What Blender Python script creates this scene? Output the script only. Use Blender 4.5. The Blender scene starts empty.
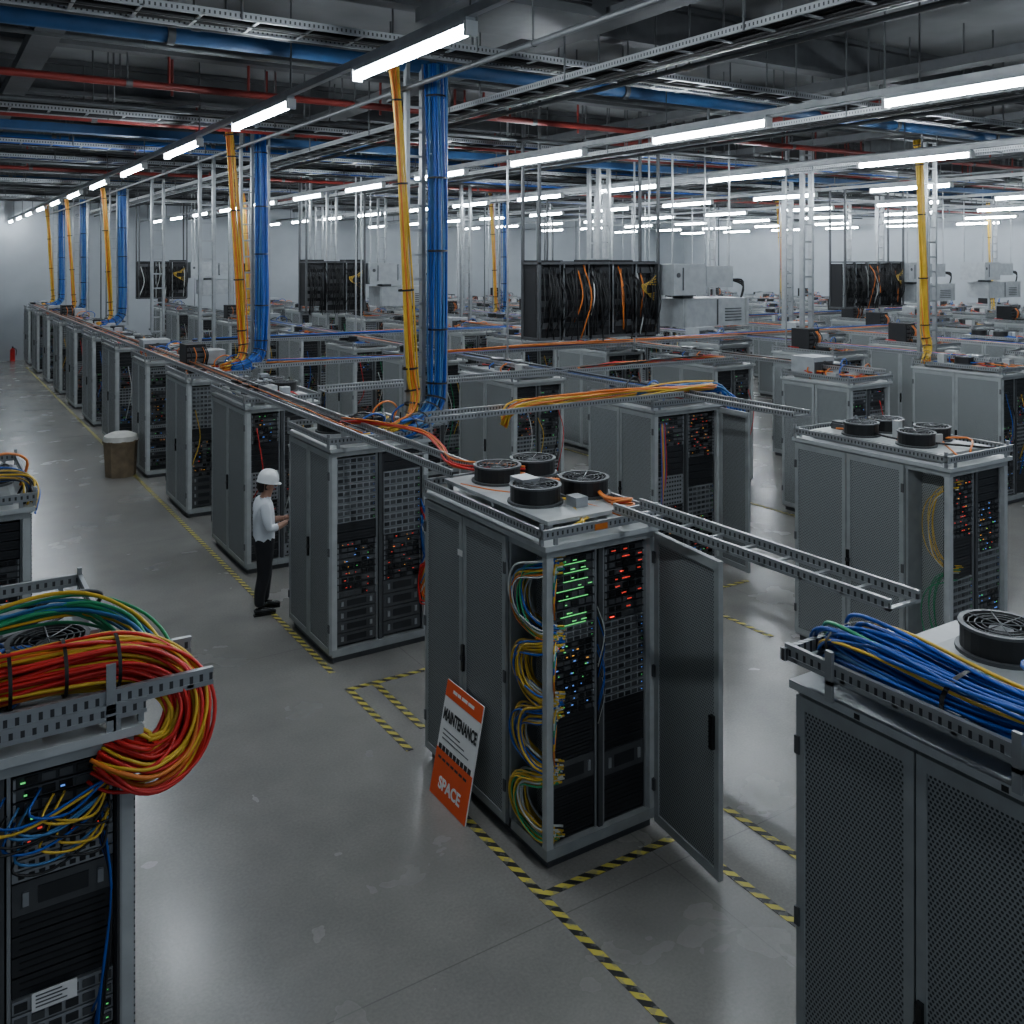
import bpy, math, random
from mathutils import Vector, Matrix
R0 = random.Random(7)

# ------------------------------------------------------------------ materials
MATS = {}
def nd(nt, t, **k):
    n = nt.nodes.new(t)
    for a, b in k.items(): setattr(n, a, b)
    return n
def mth(nt, op, a, b=None, c=None):
    n = nt.nodes.new('ShaderNodeMath'); n.operation = op
    for i, v in enumerate((a, b, c)):
        if v is None: continue
        if isinstance(v, (int, float)): n.inputs[i].default_value = v
        else: nt.links.new(v, n.inputs[i])
    return n.outputs[0]
def base(name):
    m = bpy.data.materials.new(name); m.use_nodes = True
    nt = m.node_tree
    return m, nt, nt.nodes['Principled BSDF']
def mat(name, col, rough=.5, metal=0., var=.12, scale=6., emit=0., bump=0., sample=False):
    m, nt, p = base(name)
    p.inputs['Roughness'].default_value = rough
    p.inputs['Metallic'].default_value = metal
    tc = nd(nt, 'ShaderNodeTexCoord')
    nz = nd(nt, 'ShaderNodeTexNoise'); nz.inputs['Scale'].default_value = scale; nz.inputs['Detail'].default_value = 4
    nt.links.new(tc.outputs['Object'], nz.inputs['Vector'])
    cr = nd(nt, 'ShaderNodeValToRGB')
    cr.color_ramp.elements[0].position = .3; cr.color_ramp.elements[1].position = .7
    cr.color_ramp.elements[0].color = (*[max(0, c*(1-var)) for c in col], 1)
    cr.color_ramp.elements[1].color = (*[min(1, c*(1+var)) for c in col], 1)
    nt.links.new(nz.outputs['Fac'], cr.inputs['Fac'])
    nt.links.new(cr.outputs['Color'], p.inputs['Base Color'])
    if emit > 0:
        p.inputs['Emission Color'].default_value = (*col, 1)
        p.inputs['Emission Strength'].default_value = emit
        if not sample: m.cycles.emission_sampling = 'NONE'
    MATS[name] = m
    return m
def mixcol(nt, fac, a, b):
    n = nd(nt, 'ShaderNodeMix', data_type='RGBA')
    if isinstance(fac, (int, float)): n.inputs[0].default_value = fac
    else: nt.links.new(fac, n.inputs[0])
    for i, v in ((6, a), (7, b)):
        if isinstance(v, tuple): n.inputs[i].default_value = (*v, 1)
        else: nt.links.new(v, n.inputs[i])
    return n.outputs[2]

G = (.30, .318, .32)
mat('painted_grey', G, .42, .1)
mat('painted_light', (.42, .44, .443), .4, .1)
mat('painted_dark', (.07, .073, .078), .5, .2)
mat('steel', (.34, .355, .365), .38, .65)
mat('steel_dark', (.09, .095, .10), .5, .5)
mat('black', (.007, .007, .008), .45)
mat('black_gloss', (.008, .008, .009), .25)
mat('interior', (.007, .007, .009), .7)
mat('device_dark', (.018, .019, .022), .4)
mat('device_mid', (.08, .083, .088), .4, .3)
mat('device_silver', (.31, .325, .34), .35, .4)
mat('white_paint', (.6, .61, .61), .5)
mat('unit_white', (.34, .36, .375), .45)
mat('blue_pipe', (.010, .06, .165), .6)
mat('red_pipe', (.17, .016, .012), .5)
mat('ceiling_beam', (.06, .063, .068), .7)
mat('c_yellow', (.64, .41, .03), .45)
mat('c_orange', (.64, .17, .02), .45)
mat('c_red', (.55, .016, .013), .45)
mat('c_blue', (.008, .075, .37), .45)
mat('c_lblue', (.045, .17, .38), .45)
mat('c_green', (.02, .28, .12), .45)
mat('c_white', (.5, .52, .5), .45)
mat('c_black', (.007, .007, .008), .5)
mat('sign_orange', (.82, .09, .01), .5, var=.03)
mat('sign_white', (.82, .81, .79), .5, var=.03)
mat('sign_black', (.02, .02, .02), .5)
mat('skin', (.42, .23, .16), .55, var=.05)
mat('shirt', (.74, .77, .82), .8, var=.05)
mat('trousers', (.014, .014, .018), .8)
mat('helmet', (.88, .89, .9), .3, var=.02)
mat('hair', (.02, .015, .012), .7)
mat('cardboard', (.20, .15, .095), .85, var=.25)
mat('bag', (.6, .59, .55), .6)
mat('extinguisher_red', (.6, .02, .02), .35)
mat('led_green', (.12, .75, .2), emit=.85)
mat('led_red', (.85, .06, .04), emit=.8)
mat('led_blue', (.12, .3, .9), emit=1.)
mat('led_amber', (.9, .4, .06), emit=.8)
mat('tube_light', (.84, .93, 1.0), emit=108, sample=True)

def perforated(name, c1, c2, p):
    m, nt, b = base(name)
    b.inputs['Roughness'].default_value = .5
    tc = nd(nt, 'ShaderNodeTexCoord'); s = nd(nt, 'ShaderNodeSeparateXYZ')
    nt.links.new(tc.outputs['Object'], s.inputs[0])
    h = mth(nt, 'ADD', s.outputs[0], s.outputs[1])
    v = mth(nt, 'DIVIDE', s.outputs[2], p*.866)
    row = mth(nt, 'FLOOR', v)
    odd = mth(nt, 'MODULO', row, 2.0)
    u = mth(nt, 'ADD', mth(nt, 'DIVIDE', h, p), mth(nt, 'MULTIPLY', odd, .5))
    du = mth(nt, 'SUBTRACT', mth(nt, 'FRACT', u), .5)
    dv = mth(nt, 'SUBTRACT', mth(nt, 'FRACT', v), .5)
    d = mth(nt, 'ADD', mth(nt, 'MULTIPLY', du, du), mth(nt, 'MULTIPLY', mth(nt, 'MULTIPLY', dv, dv), .75))
    k = mth(nt, 'LESS_THAN', d, .10)
    nt.links.new(mixcol(nt, k, c1, c2), b.inputs['Base Color'])
    MATS[name] = m
perforated('perforated_door', (.26, .278, .282), (.026, .028, .031), .021)
perforated('mesh_light', (.36, .38, .38), (.08, .085, .085), .021)
def slotted(name, p=.06):
    m, nt, b = base(name)
    b.inputs['Roughness'].default_value = .4; b.inputs['Metallic'].default_value = .6
    tc = nd(nt, 'ShaderNodeTexCoord'); s = nd(nt, 'ShaderNodeSeparateXYZ')
    nt.links.new(tc.outputs['Object'], s.inputs[0])
    h = mth(nt, 'ADD', s.outputs[0], s.outputs[1])
    k = mth(nt, 'LESS_THAN', mth(nt, 'FRACT', mth(nt, 'DIVIDE', h, p)), .36)
    nt.links.new(mixcol(nt, k, (.34, .355, .365), (.06, .06, .065)), b.inputs['Base Color'])
    MATS[name] = m
slotted('slotted_steel', .045)
def hazard():
    m, nt, b = base('hazard_tape')
    b.inputs['Roughness'].default_value = .5
    tc = nd(nt, 'ShaderNodeTexCoord'); s = nd(nt, 'ShaderNodeSeparateXYZ')
    nt.links.new(tc.outputs['Object'], s.inputs[0])
    h = mth(nt, 'ADD', s.outputs[0], s.outputs[1])
    k = mth(nt, 'LESS_THAN', mth(nt, 'FRACT', mth(nt, 'DIVIDE', h, .14)), .5)
    nz = nd(nt, 'ShaderNodeTexNoise'); nz.inputs['Scale'].default_value = 14; nz.inputs['Detail'].default_value = 6
    nt.links.new(tc.outputs['Object'], nz.inputs['Vector'])
    w = mth(nt, 'MULTIPLY', mth(nt, 'GREATER_THAN', nz.outputs['Fac'], .56), .5)
    c = mixcol(nt, k, (.5, .43, .07), (.015, .015, .015))
    nt.links.new(mixcol(nt, w, c, (.16, .16, .155)), b.inputs['Base Color'])
    MATS['hazard_tape'] = m
hazard()
def concrete():
    m, nt, b = base('polished_concrete')
    tc = nd(nt, 'ShaderNodeTexCoord')
    def noise(sc, det=6, dist=0.):
        n = nd(nt, 'ShaderNodeTexNoise'); n.inputs['Scale'].default_value = sc; n.inputs['Detail'].default_value = det
        n.inputs['Distortion'].default_value = dist
        nt.links.new(tc.outputs['Object'], n.inputs['Vector']); return n.outputs['Fac']
    def ramp(f, a, bb, ca, cb):
        r = nd(nt, 'ShaderNodeValToRGB'); e = r.color_ramp.elements
        e[0].position = a; e[1].position = bb; e[0].color = (*ca, 1); e[1].color = (*cb, 1)
        nt.links.new(f, r.inputs['Fac']); return r.outputs['Color']
    big = ramp(noise(.45, 4, .3), .2, .8, (.225, .216, .20), (.32, .308, .286))
    mid = ramp(noise(2.2, 8, 0), .15, .85, (.72, .72, .72), (1, 1, 1))
    mul = nd(nt, 'ShaderNodeMix', data_type='RGBA', blend_type='MULTIPLY'); mul.inputs[0].default_value = 1
    nt.links.new(big, mul.inputs[6]); nt.links.new(mid, mul.inputs[7])
    fine = ramp(noise(45, 8), .3, .7, (.82, .82, .82), (1, 1, 1))
    mul2 = nd(nt, 'ShaderNodeMix', data_type='RGBA', blend_type='MULTIPLY'); mul2.inputs[0].default_value = 1
    nt.links.new(mul.outputs[2], mul2.inputs[6]); nt.links.new(fine, mul2.inputs[7])
    c = mul2.outputs[2]
    s = nd(nt, 'ShaderNodeSeparateXYZ'); nt.links.new(tc.outputs['Object'], s.inputs[0])
    jx = mth(nt, 'LESS_THAN', mth(nt, 'FRACT', mth(nt, 'DIVIDE', s.outputs[0], 4.7)), .002)
    jy = mth(nt, 'LESS_THAN', mth(nt, 'FRACT', mth(nt, 'DIVIDE', s.outputs[1], 5.2)), .002)
    j = mth(nt, 'MULTIPLY', mth(nt, 'MAXIMUM', jx, jy), .45)
    c = mixcol(nt, j, c, (.07, .07, .065))
    nt.links.new(c, b.inputs['Base Color'])
    rr = nd(nt, 'ShaderNodeMapRange'); rr.inputs[3].default_value = .16; rr.inputs[4].default_value = .34
    nt.links.new(noise(1.2, 4, .2), rr.inputs[0]); nt.links.new(rr.outputs[0], b.inputs['Roughness'])
    bp = nd(nt, 'ShaderNodeBump'); bp.inputs['Strength'].default_value = .05; bp.inputs['Distance'].default_value = .02
    nt.links.new(noise(25, 6), bp.inputs['Height']); nt.links.new(bp.outputs[0], b.inputs['Normal'])
    MATS['polished_concrete'] = m
concrete()
mat('wall_paint', (.36, .385, .41), .8, var=.06, scale=1.)
mat('ceiling_deck', (.15, .155, .16), .85, var=.2, scale=1.)

# ------------------------------------------------------------------ mesh builder
def catmull(pts, sub=6):
    P = [Vector(p) for p in pts]
    if len(P) < 3: return P
    out = []
    Q = [P[0]*2-P[1]] + P + [P[-1]*2-P[-2]]
    for i in range(1, len(Q)-2):
        a, b, c, d = Q[i-1:i+3]
        for k in range(sub):
            t = k/sub
            out.append(.5*((2*b)+(c-a)*t+(2*a-5*b+4*c-d)*t*t+(3*b-a-3*c+d)*t**3))
    out.append(P[-1]); return out
def frames(P):
    T = []
    for i in range(len(P)):
        a = P[max(0, i-1)]; b = P[min(len(P)-1, i+1)]
        t = (b-a); t = t.normalized() if t.length > 1e-9 else Vector((0, 0, 1)); T.append(t)
    ref = Vector((0, 0, 1)) if abs(T[0].z) < .9 else Vector((1, 0, 0))
    n = (ref - T[0]*ref.dot(T[0])).normalized(); N = [n]
    for i in range(1, len(P)):
        n = N[-1]-T[i]*N[-1].dot(T[i])
        n = n.normalized() if n.length > 1e-6 else N[-1]
        N.append(n)
    return T, N, [T[i].cross(N[i]) for i in range(len(P))]
class MB:
    def __init__(s): s.v = []; s.f = []; s.m = []; s.s = []; s.mats = []; s.M = None
    def mi(s, n):
        if n not in s.mats: s.mats.append(n)
        return s.mats.index(n)
    def add(s, vs, fs, m, smooth=False):
        o = len(s.v)
        if s.M is not None: vs = [tuple(s.M @ Vector(v)) for v in vs]
        s.v += [tuple(v) for v in vs]; k = s.mi(m)
        for f in fs: s.f.append(tuple(o+i for i in f)); s.m.append(k); s.s.append(smooth)
    def box(s, x0, y0, z0, x1, y1, z1, m):
        s.add([(x0,y0,z0),(x1,y0,z0),(x1,y1,z0),(x0,y1,z0),(x0,y0,z1),(x1,y0,z1),(x1,y1,z1),(x0,y1,z1)],
              [(0,3,2,1),(4,5,6,7),(0,1,5,4),(1,2,6,5),(2,3,7,6),(3,0,4,7)], m)
    def cyl(s, c, r, h, m, n=20, axis='z', r2=None, smooth=True):
        r2 = r if r2 is None else r2; vs = []
        for k, (rr, t) in enumerate(((r, 0), (r2, h))):
            for i in range(n):
                a = 2*math.pi*i/n; p, q = rr*math.cos(a), rr*math.sin(a)
                if axis == 'z': vs.append((c[0]+p, c[1]+q, c[2]+t))
                elif axis == 'x': vs.append((c[0]+t, c[1]+p, c[2]+q))
                else: vs.append((c[0]+q, c[1]+t, c[2]+p))
        s.add(vs, [(i, (i+1) % n, n+(i+1) % n, n+i) for i in range(n)], m, smooth)
        s.add(vs[:n], [tuple(range(n))[::-1]], m); s.add(vs[n:], [tuple(range(n))], m)
    def ring(s, c, ri, ro, h, m, n=24):
        vs = []
        for rr, z in ((ri, 0), (ro, 0), (ro, h), (ri, h)):
            for i in range(n):
                a = 2*math.pi*i/n; vs.append((c[0]+rr*math.cos(a), c[1]+rr*math.sin(a), c[2]+z))
        fs = []
        for k in range(4):
            for i in range(n):
                j = (i+1) % n; k2 = (k+1) % 4
                fs.append((k*n+i, k*n+j, k2*n+j, k2*n+i))
        s.add(vs, fs, m)
    def tube(s, P, r, m, n=6, rs=None):
        P = [Vector(p) for p in P]; T, N, B = frames(P); vs = []
        for i, p in enumerate(P):
            rr = rs[i] if rs else r
            for k in range(n):
                a = 2*math.pi*k/n; vs.append(p+N[i]*(rr*math.cos(a))+B[i]*(rr*math.sin(a)))
        fs = [(i*n+k, i*n+(k+1) % n, (i+1)*n+(k+1) % n, (i+1)*n+k) for i in range(len(P)-1) for k in range(n)]
        fs += [tuple(range(n))[::-1], tuple((len(P)-1)*n+k for k in range(n))]
        s.add(vs, fs, m, True)
    def bundle(s, pts, n, R, r, cols, flat=1., rng=R0, sub=5, mess=0., ties=0, sides=5):
        P = catmull(pts, sub); T, N, B = frames(P)
        for c in range(n):
            a = rng.random()*2*math.pi; q = math.sqrt(rng.random())*R; sw = rng.uniform(-1.2, 1.2)
            col = cols[int(c*len(cols)/n)] if rng.random() < .6 else rng.choice(cols)
            ph1, ph2 = rng.random()*6.3, rng.random()*6.3; w1, w2 = rng.uniform(4, 11), rng.uniform(4, 11)
            am = mess*rng.random(); Q = []
            for i in range(len(P)):
                t = i/(len(P)-1); aa = a+sw*t
                Q.append(P[i]+N[i]*(q*math.cos(aa)*flat+am*math.sin(ph1+w1*t))+B[i]*(q*math.sin(aa)+am*math.sin(ph2+w2*t)))
            s.tube(Q, r*rng.uniform(.8, 1.15), col, sides)
        if ties:
            for i in range(ties):
                k = int((i+.5)/ties*(len(P)-1)); o = T[k]*.012
                pts2 = []
                RR = R+r*1.3
                for (dd) in (-1, 1):
                    for j in range(14):
                        a = 2*math.pi*j/14; pts2.append(P[k]+o*dd+N[k]*(RR*flat*math.cos(a))+B[k]*(RR*math.sin(a)))
                s.add(pts2, [(j, (j+1) % 14, 14+(j+1) % 14, 14+j) for j in range(14)], 'c_black', True)
    def build(s, name, loc=(0, 0, 0), rot=(0, 0, 0), mesh_only=False):
        me = bpy.data.meshes.new(name); me.from_pydata(s.v, [], s.f)
        for n in s.mats: me.materials.append(MATS[n])
        me.polygons.foreach_set('material_index', s.m); me.polygons.foreach_set('use_smooth', s.s); me.update()
        if mesh_only: return me
        return place(me, name, loc, rot)
def place(me, name, loc, rot=(0, 0, 0)):
    o = bpy.data.objects.new(name, me); bpy.context.scene.collection.objects.link(o)
    o.location = loc; o.rotation_euler = rot; return o

# ------------------------------------------------------------------ room
XR, YB, YF, XL, ZC = 44., 47.2, -4., -6., 7.7
mb = MB(); mb.box(XL, YF, -.1, XR, YB, 0, 'polished_concrete'); mb.build('floor')
mb = MB(); mb.box(XL, YB, 0, XR, YB+.2, ZC, 'wall_paint'); mb.build('wall_back')
mb = MB(); mb.box(XR, YF, 0, XR+.2, YB, ZC, 'wall_paint'); mb.build('wall_right')
mb = MB(); mb.box(XL-.2, YF, 0, XL, YB, ZC, 'wall_paint'); mb.build('wall_left')
mb = MB(); mb.box(XL, YF, ZC, XR, YB, ZC+.2, 'ceiling_deck'); mb.build('ceiling')

# ------------------------------------------------------------------ rack devices
def unit(mb, x0, x1, z, h, yf, kind, rng):
    w = x1-x0; g = .004
    def led(x, zz, m, s=.010): mb.box(x, yf-.026, zz, x+s, yf-.022, zz+s*.7, m)
    if kind == 'blank':
        mb.box(x0, yf-.008, z+g, x1, yf+.05, z+h-g, 'device_dark')
        for k in range(1, 3): mb.box(x0+.03, yf-.012, z+h*k/3-.003, x1-.03, yf-.007, z+h*k/3+.003, 'black')
    elif kind == 'silver':
        mb.box(x0, yf-.02, z+g, x1, yf+.05, z+h-g, 'device_silver')
        nb = 6
        for k in range(nb):
            a = x0+w*(k+.12)/nb; mb.box(a, yf-.026, z+h*.22, a+w*.76/nb, yf-.02, z+h*.75, 'device_mid' if (k+rng.randint(0, 1)) % 3 else 'device_dark')
        led(x1-.03, z+h*.4, 'led_blue' if rng.random() < .5 else 'led_green')
    elif kind == 'panel':
        mb.box(x0, yf-.018, z+g, x1, yf+.05, z+h-g, 'device_mid')
        mb.box(x0+w*.1, yf-.03, z+h*.3, x0+w*.16, yf-.018, z+h*.7, 'device_silver')
        mb.box(x1-w*.16, yf-.03, z+h*.3, x1-w*.1, yf-.018, z+h*.7, 'device_silver')
        mb.box(x0+w*.25, yf-.022, z+h*.25, x1-w*.25, yf-.018, z+h*.75, 'device_dark')
    elif kind == 'patch':
        mb.box(x0, yf-.018, z+g, x1, yf+.05, z+h-g, 'device_silver')
        for k in range(9):
            a = x0+w*(k+.6)/10; mb.box(a, yf-.022, z+h*.3, a+w*.06, yf-.017, z+h*.7, 'black')
    else:
        mb.box(x0, yf-.018, z+g, x1, yf+.05, z+h-g, 'device_dark' if rng.random() < .6 else 'device_mid')
        for k in range(5):
            a = x0+w*(.12+.17*k); mb.box(a, yf-.024, z+h*.2, a+w*.13, yf-.017, z+h*.8, 'black_gloss' if (k+rng.randint(0, 1)) % 2 else 'device_mid')
        hero = kind in ('green', 'hred')
        col = {'green': ['led_green'], 'hred': ['led_red'], 'red': ['led_red', 'led_red', 'led_amber'], 'blue': ['led_blue', 'led_blue', 'led_green'], 'mix': ['led_green', 'led_blue', 'led_red', 'led_amber']}[kind]
        for k in range(rng.randint(1, 3) if hero else rng.randint(1, 3)):
            a = x0+w*rng.uniform(.05, .85); l = rng.uniform(.015, .05) if hero else rng.uniform(.006, .02)
            mb.box(a, yf-.028, z+h*.4, a+l, yf-.024, z+h*.4+.006, rng.choice(col))
        if kind == 'green' and rng.random() < .8: mb.box(x0+.02+w*rng.uniform(0, .25), yf-.026, z+g, x1-.02-w*rng.uniform(0, .25), yf-.017, z+g+.004, 'led_green')
        mb.box(x0+.004, yf-.03, z+g*2, x0+.014, yf-.017, z+h-g*2, 'device_silver')
        mb.box(x1-.014, yf-.03, z+g*2, x1-.004, yf-.017, z+h-g*2, 'device_silver')
def column(mb, x0, x1, z0, z1, yf, spec, rng):
    """spec: list (fraction, kind, unit height) from the top"""
    z = z1; tot = sum(s[0] for s in spec)
    for fr, kind, uh in spec:
        zb = z-(z1-z0)*fr/tot
        n = max(1, round((z-zb)/uh)); h = (z-zb)/n
        for i in range(n):
            z -= h
            k = kind
            if kind == 'any': k = rng.choice(['blank', 'mix', 'silver', 'patch', 'blue', 'mix', 'panel'])
            unit(mb, x0, x1, z, h, yf, k, rng)
        z = zb
def fan(mb, cx, cy, z, r=.19, h=.14):
    mb.ring((cx, cy, z), r*.9, r, h, 'black', 24)
    mb.ring((cx, cy, z), r*.95, r*1.12, .02, 'steel_dark', 24)
    mb.ring((cx, cy, z+h-.005), r*.92, r*1.05, .015, 'steel_dark', 24)
    mb.cyl((cx, cy, z+.02), r*.3, h*.75, 'steel_dark', 14)
    for i in range(7):
        a = 2*math.pi*i/7; ca, sa = math.cos(a), math.sin(a); cb, sb = math.cos(a+.55), math.sin(a+.55)
        mb.add([(cx+r*.28*ca, cy+r*.28*sa, z+h*.45), (cx+r*.86*ca, cy+r*.86*sa, z+h*.4), (cx+r*.86*cb, cy+r*.86*sb, z+h*.75), (cx+r*.28*cb, cy+r*.28*sb, z+h*.7)], [(0, 1, 2, 3)], 'device_dark')
    for k in (.45, .62, .78): mb.ring((cx, cy, z+h), r*k, r*k+.006, .005, 'steel_dark', 20)
    for i in range(4):
        a = math.pi*i/4; dx, dy = math.cos(a)*r, math.sin(a)*r
        mb.tube([(cx-dx, cy-dy, z+h+.006), (cx+dx, cy+dy, z+h+.006)], .004, 'steel_dark', 4)
def channel(mb, p, q, h=.07, w=.025):
    """slotted steel channel along x or y"""
    x0, y0, z = p; x1, y1, _ = q
    if abs(x1-x0) > abs(y1-y0): y1 = y0+w
    else: x1 = x0+w
    if x1 < x0: x0, x1 = x1, x0
    if y1 < y0: y0, y1 = y1, y0
    mb.box(x0, y0, z, x1, y1, z+h*.28, 'steel'); mb.box(x0, y0, z+h*.72, x1, y1, z+h, 'steel')
    mb.box(x0+.003, y0+.003, z+h*.28, x1-.003, y1-.003, z+h*.72, 'slotted_steel')
def ladder(mb, p, q, w=.3, h=.07, rung=.3):
    """ladder cable tray, axis aligned, p->q is the rail with the smaller offset"""
    channel(mb, p, q, h)
    if abs(q[0]-p[0]) > abs(q[1]-p[1]):
        channel(mb, (p[0], p[1]+w, p[2]), (q[0], q[1]+w, q[2]), h); a, b = sorted((p[0], q[0])); x = a
        while x < b: mb.box(x, p[1], p[2]+.005, x+.03, p[1]+w, p[2]+.02, 'steel'); x += rung
    else:
        channel(mb, (p[0]+w, p[1], p[2]), (q[0]+w, q[1], q[2]), h); a, b = sorted((p[1], q[1])); x = a
        while x < b: mb.box(p[0], x, p[2]+.005, p[0]+w, x+.03, p[2]+.02, 'steel'); x += rung

def door_panel(mb, y0, y1, z0, z1, x=0., t=.03, st=.05):
    """perforated door lying in a plane of constant x (outer face towards -x)"""
    mb.box(x-t, y0, z0, x, y0+st, z1, 'painted_grey'); mb.box(x-t, y1-st, z0, x, y1, z1, 'painted_grey')
    mb.box(x-t, y0+st, z0, x, y1-st, z0+st*1.3, 'painted_grey'); mb.box(x-t, y0+st, z1-st*1.3, x, y1-st, z1, 'painted_grey')
    mb.box(x-t*.7, y0+st, z0+st*1.3, x-t*.2, y1-st, z1-st*1.3, 'perforated_door')
SP = {
 'A1': [(.25, 'green', .065), (.06, 'silver', .05), (.1, 'mix', .045), (.16, 'blue', .05), (.16, 'blank', .09), (.09, 'panel', .2), (.18, 'blank', .08)],
 'A2': [(.27, 'hred', .055), (.3, 'silver', .055), (.18, 'blank', .08), (.09, 'panel', .2), (.16, 'blank', .1)],
 'B1': [(.35, 'silver', .075), (.1, 'blank', .1), (.15, 'mix', .06), (.15, 'red', .08), (.25, 'panel', .14)],
 'B2': [(.1, 'blank', .1), (.35, 'silver', .08), (.25, 'red', .06), (.3, 'panel', .15)],
 'C1': [(.2, 'mix', .06), (.2, 'blank', .08), (.2, 'patch', .06), (.2, 'red', .05), (.2, 'blank', .1)],
 'C2': [(.15, 'blank', .08), (.25, 'mix', .05), (.2, 'silver', .07), (.2, 'blue', .06), (.2, 'blank', .1)],
 'D1': [(1, 'any', .07)], 'D2': [(1, 'any', .07)],
 'E1': [(.3, 'red', .05), (.2, 'blank', .1), (.2, 'silver', .07), (.3, 'mix', .05)], 'E2': [(.4, 'blank', .07), (.2, 'mix', .05), (.4, 'any', .08)],
 'I1': [(.08, 'blue', .05), (.07, 'mix', .05), (.07, 'patch', .045), (.07, 'panel', .1), (.17, 'blank', .1), (.12, 'silver', .06), (.14, 'any', .06), (.10, 'panel', .11), (.18, 'silver', .06)],
}
def cabinet(mb, L, W=1.05, H=2.4, openside=0., cols=('D1', 'D2'), fans=((.3, .5), (.75, .5)), rng=R0, ndoor=2, rails=True, clutter=4, fr=.19, fz=.03, wires=3, hoops=0):
    mb.box(.03, .03, 0, W-.03, L-.03, .07, 'painted_dark')
    mb.box(0, 0, .07, W, .06, .15, 'painted_grey'); mb.box(0, L-.06, .07, W, L, .15, 'painted_grey')
    mb.box(0, .06, .07, .05, L-.06, .15, 'painted_grey'); mb.box(W-.05, .06, .07, W, L-.06, .15, 'painted_grey')
    for x in (0, W-.06):
        for y in (0, L-.06): mb.box(x, y, .15, x+.06, y+.06, H-.1, 'painted_light')
    mb.box(0, 0, H-.1, W, L, H-.04, 'painted_grey'); mb.box(-.035, -.035, H-.04, W+.035, L+.035, H, 'painted_light')
    mb.box(.045, max(.14, openside), .08, W-.045, L-.045, H-.1, 'interior')
    if openside > 0:
        mb.box(.30, .14, .08, W-.045, openside, H-.1, 'interior')
        mb.box(.24, .10, .15, .26, openside, H-.1, 'mesh_light')
        mb.box(0, openside-.03, .07, .26, openside, H-.1, 'painted_grey')
    mb.box(.06, .06, .12, W-.06, .2, .15, 'painted_dark')
    ya = openside if openside > 0 else 0.
    w = (L-ya)/ndoor
    for k in range(ndoor):
        door_panel(mb, ya+k*w+.006, ya+(k+1)*w-.006, .1, H-.06)
    for zz in (.35, 1.2, 2.05):
        for yy in (ya+.0, L-.03): mb.box(-.04, yy, zz, -.028, yy+.03, zz+.09, 'painted_dark')
    yc = ya+w*(ndoor-1)
    mb.box(-.055, yc-.045, 1.05, -.03, yc-.015, 1.27, 'black_gloss'); mb.box(-.06, yc-.05, 1.14, -.03, yc-.01, 1.18, 'black')
    mb.box(W, .05, .12, W+.015, L-.05, H-.08, 'perforated_door')
    mb.box(.05, L, .12, W-.05, L+.012, H-.08, 'perforated_door')
    # racks on the -y face
    cx = W/2; yf = .07
    mb.box(cx-.02, .03, .15, cx+.02, .1, H-.1, 'steel_dark')
    for x in (.06, cx-.045, cx+.03, W-.075): mb.box(x, .045, .15, x+.015, .07, H-.1, 'slotted_steel')
    column(mb, .08, cx-.05, .17, H-.13, yf, SP[cols[0]], rng)
    column(mb, cx+.05, W-.08, .17, H-.13, yf, SP[cols[1]], rng)
    # top
    if fz > .05:
        mb.box(.10, .13, H+fz-.03, W-.10, L-.13, H+fz, 'painted_light')
        for x in (.12, W-.16):
            for y in (.15, L/2, L-.19): mb.box(x, y, H, x+.04, y+.04, H+fz-.03, 'steel')
    else: mb.box(.12, .15, H, W-.12, L-.15, H+.03, 'painted_grey')
    for fx, fy in fans: fan(mb, fx*W, fy*L, H+fz, fr)
    if rails:
        for yy in (-.03, L-.02):
            channel(mb, (-.05, yy, H+.05), (W+.05, yy, H+.05))
            for x in (.05, W-.09): mb.box(x, yy, H, x+.03, yy+.02, H+.05, 'steel')
        channel(mb, (-.05, 0, H+.05), (-.05, L, H+.05)); channel(mb, (W+.02, 0, H+.05), (W+.02, L, H+.05))
        for x in (-.05, W+.02):
            for y in (.0, L-.03): mb.box(x, y, H, x+.025, y+.03, H+.16, 'steel')
    for k in range(clutter):
        x = rng.uniform(.15, W-.3); y = rng.uniform(.1, L-.3); s = rng.uniform(.06, .2)
        mb.box(x, y, H+fz, x+s, y+s*1.2, H+fz+rng.uniform(.05, .2), rng.choice(['painted_light', 'device_silver', 'steel_dark', 'unit_white']))
    for k in range(wires):
        c = rng.choice(['c_orange', 'c_red', 'c_blue', 'c_black', 'c_yellow', 'c_orange'])
        x = rng.uniform(.1, W-.1); P = [(x, 0.02, H+.1)]
        for i in range(4): P.append((rng.uniform(.1, W-.1), (i+1)*L/5, H+.09+rng.uniform(0, .07)))
        mb.tube(catmull(P, 4), .012, c, 5)
    for k in range(hoops):
        x = rng.uniform(.1, W-.2); y = rng.uniform(.2, L-.4); a = rng.uniform(.15, .35)
        mb.tube(catmull([(x, y, H), (x-.05, y+.02, H+a*.7), (x+.15, y+.1, H+a), (x+.35, y+.2, H+a*.7), (x+.3, y+.25, H)], 5), .013, rng.choice(['c_black', 'c_black', 'c_orange', 'c_blue']), 5)

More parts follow.
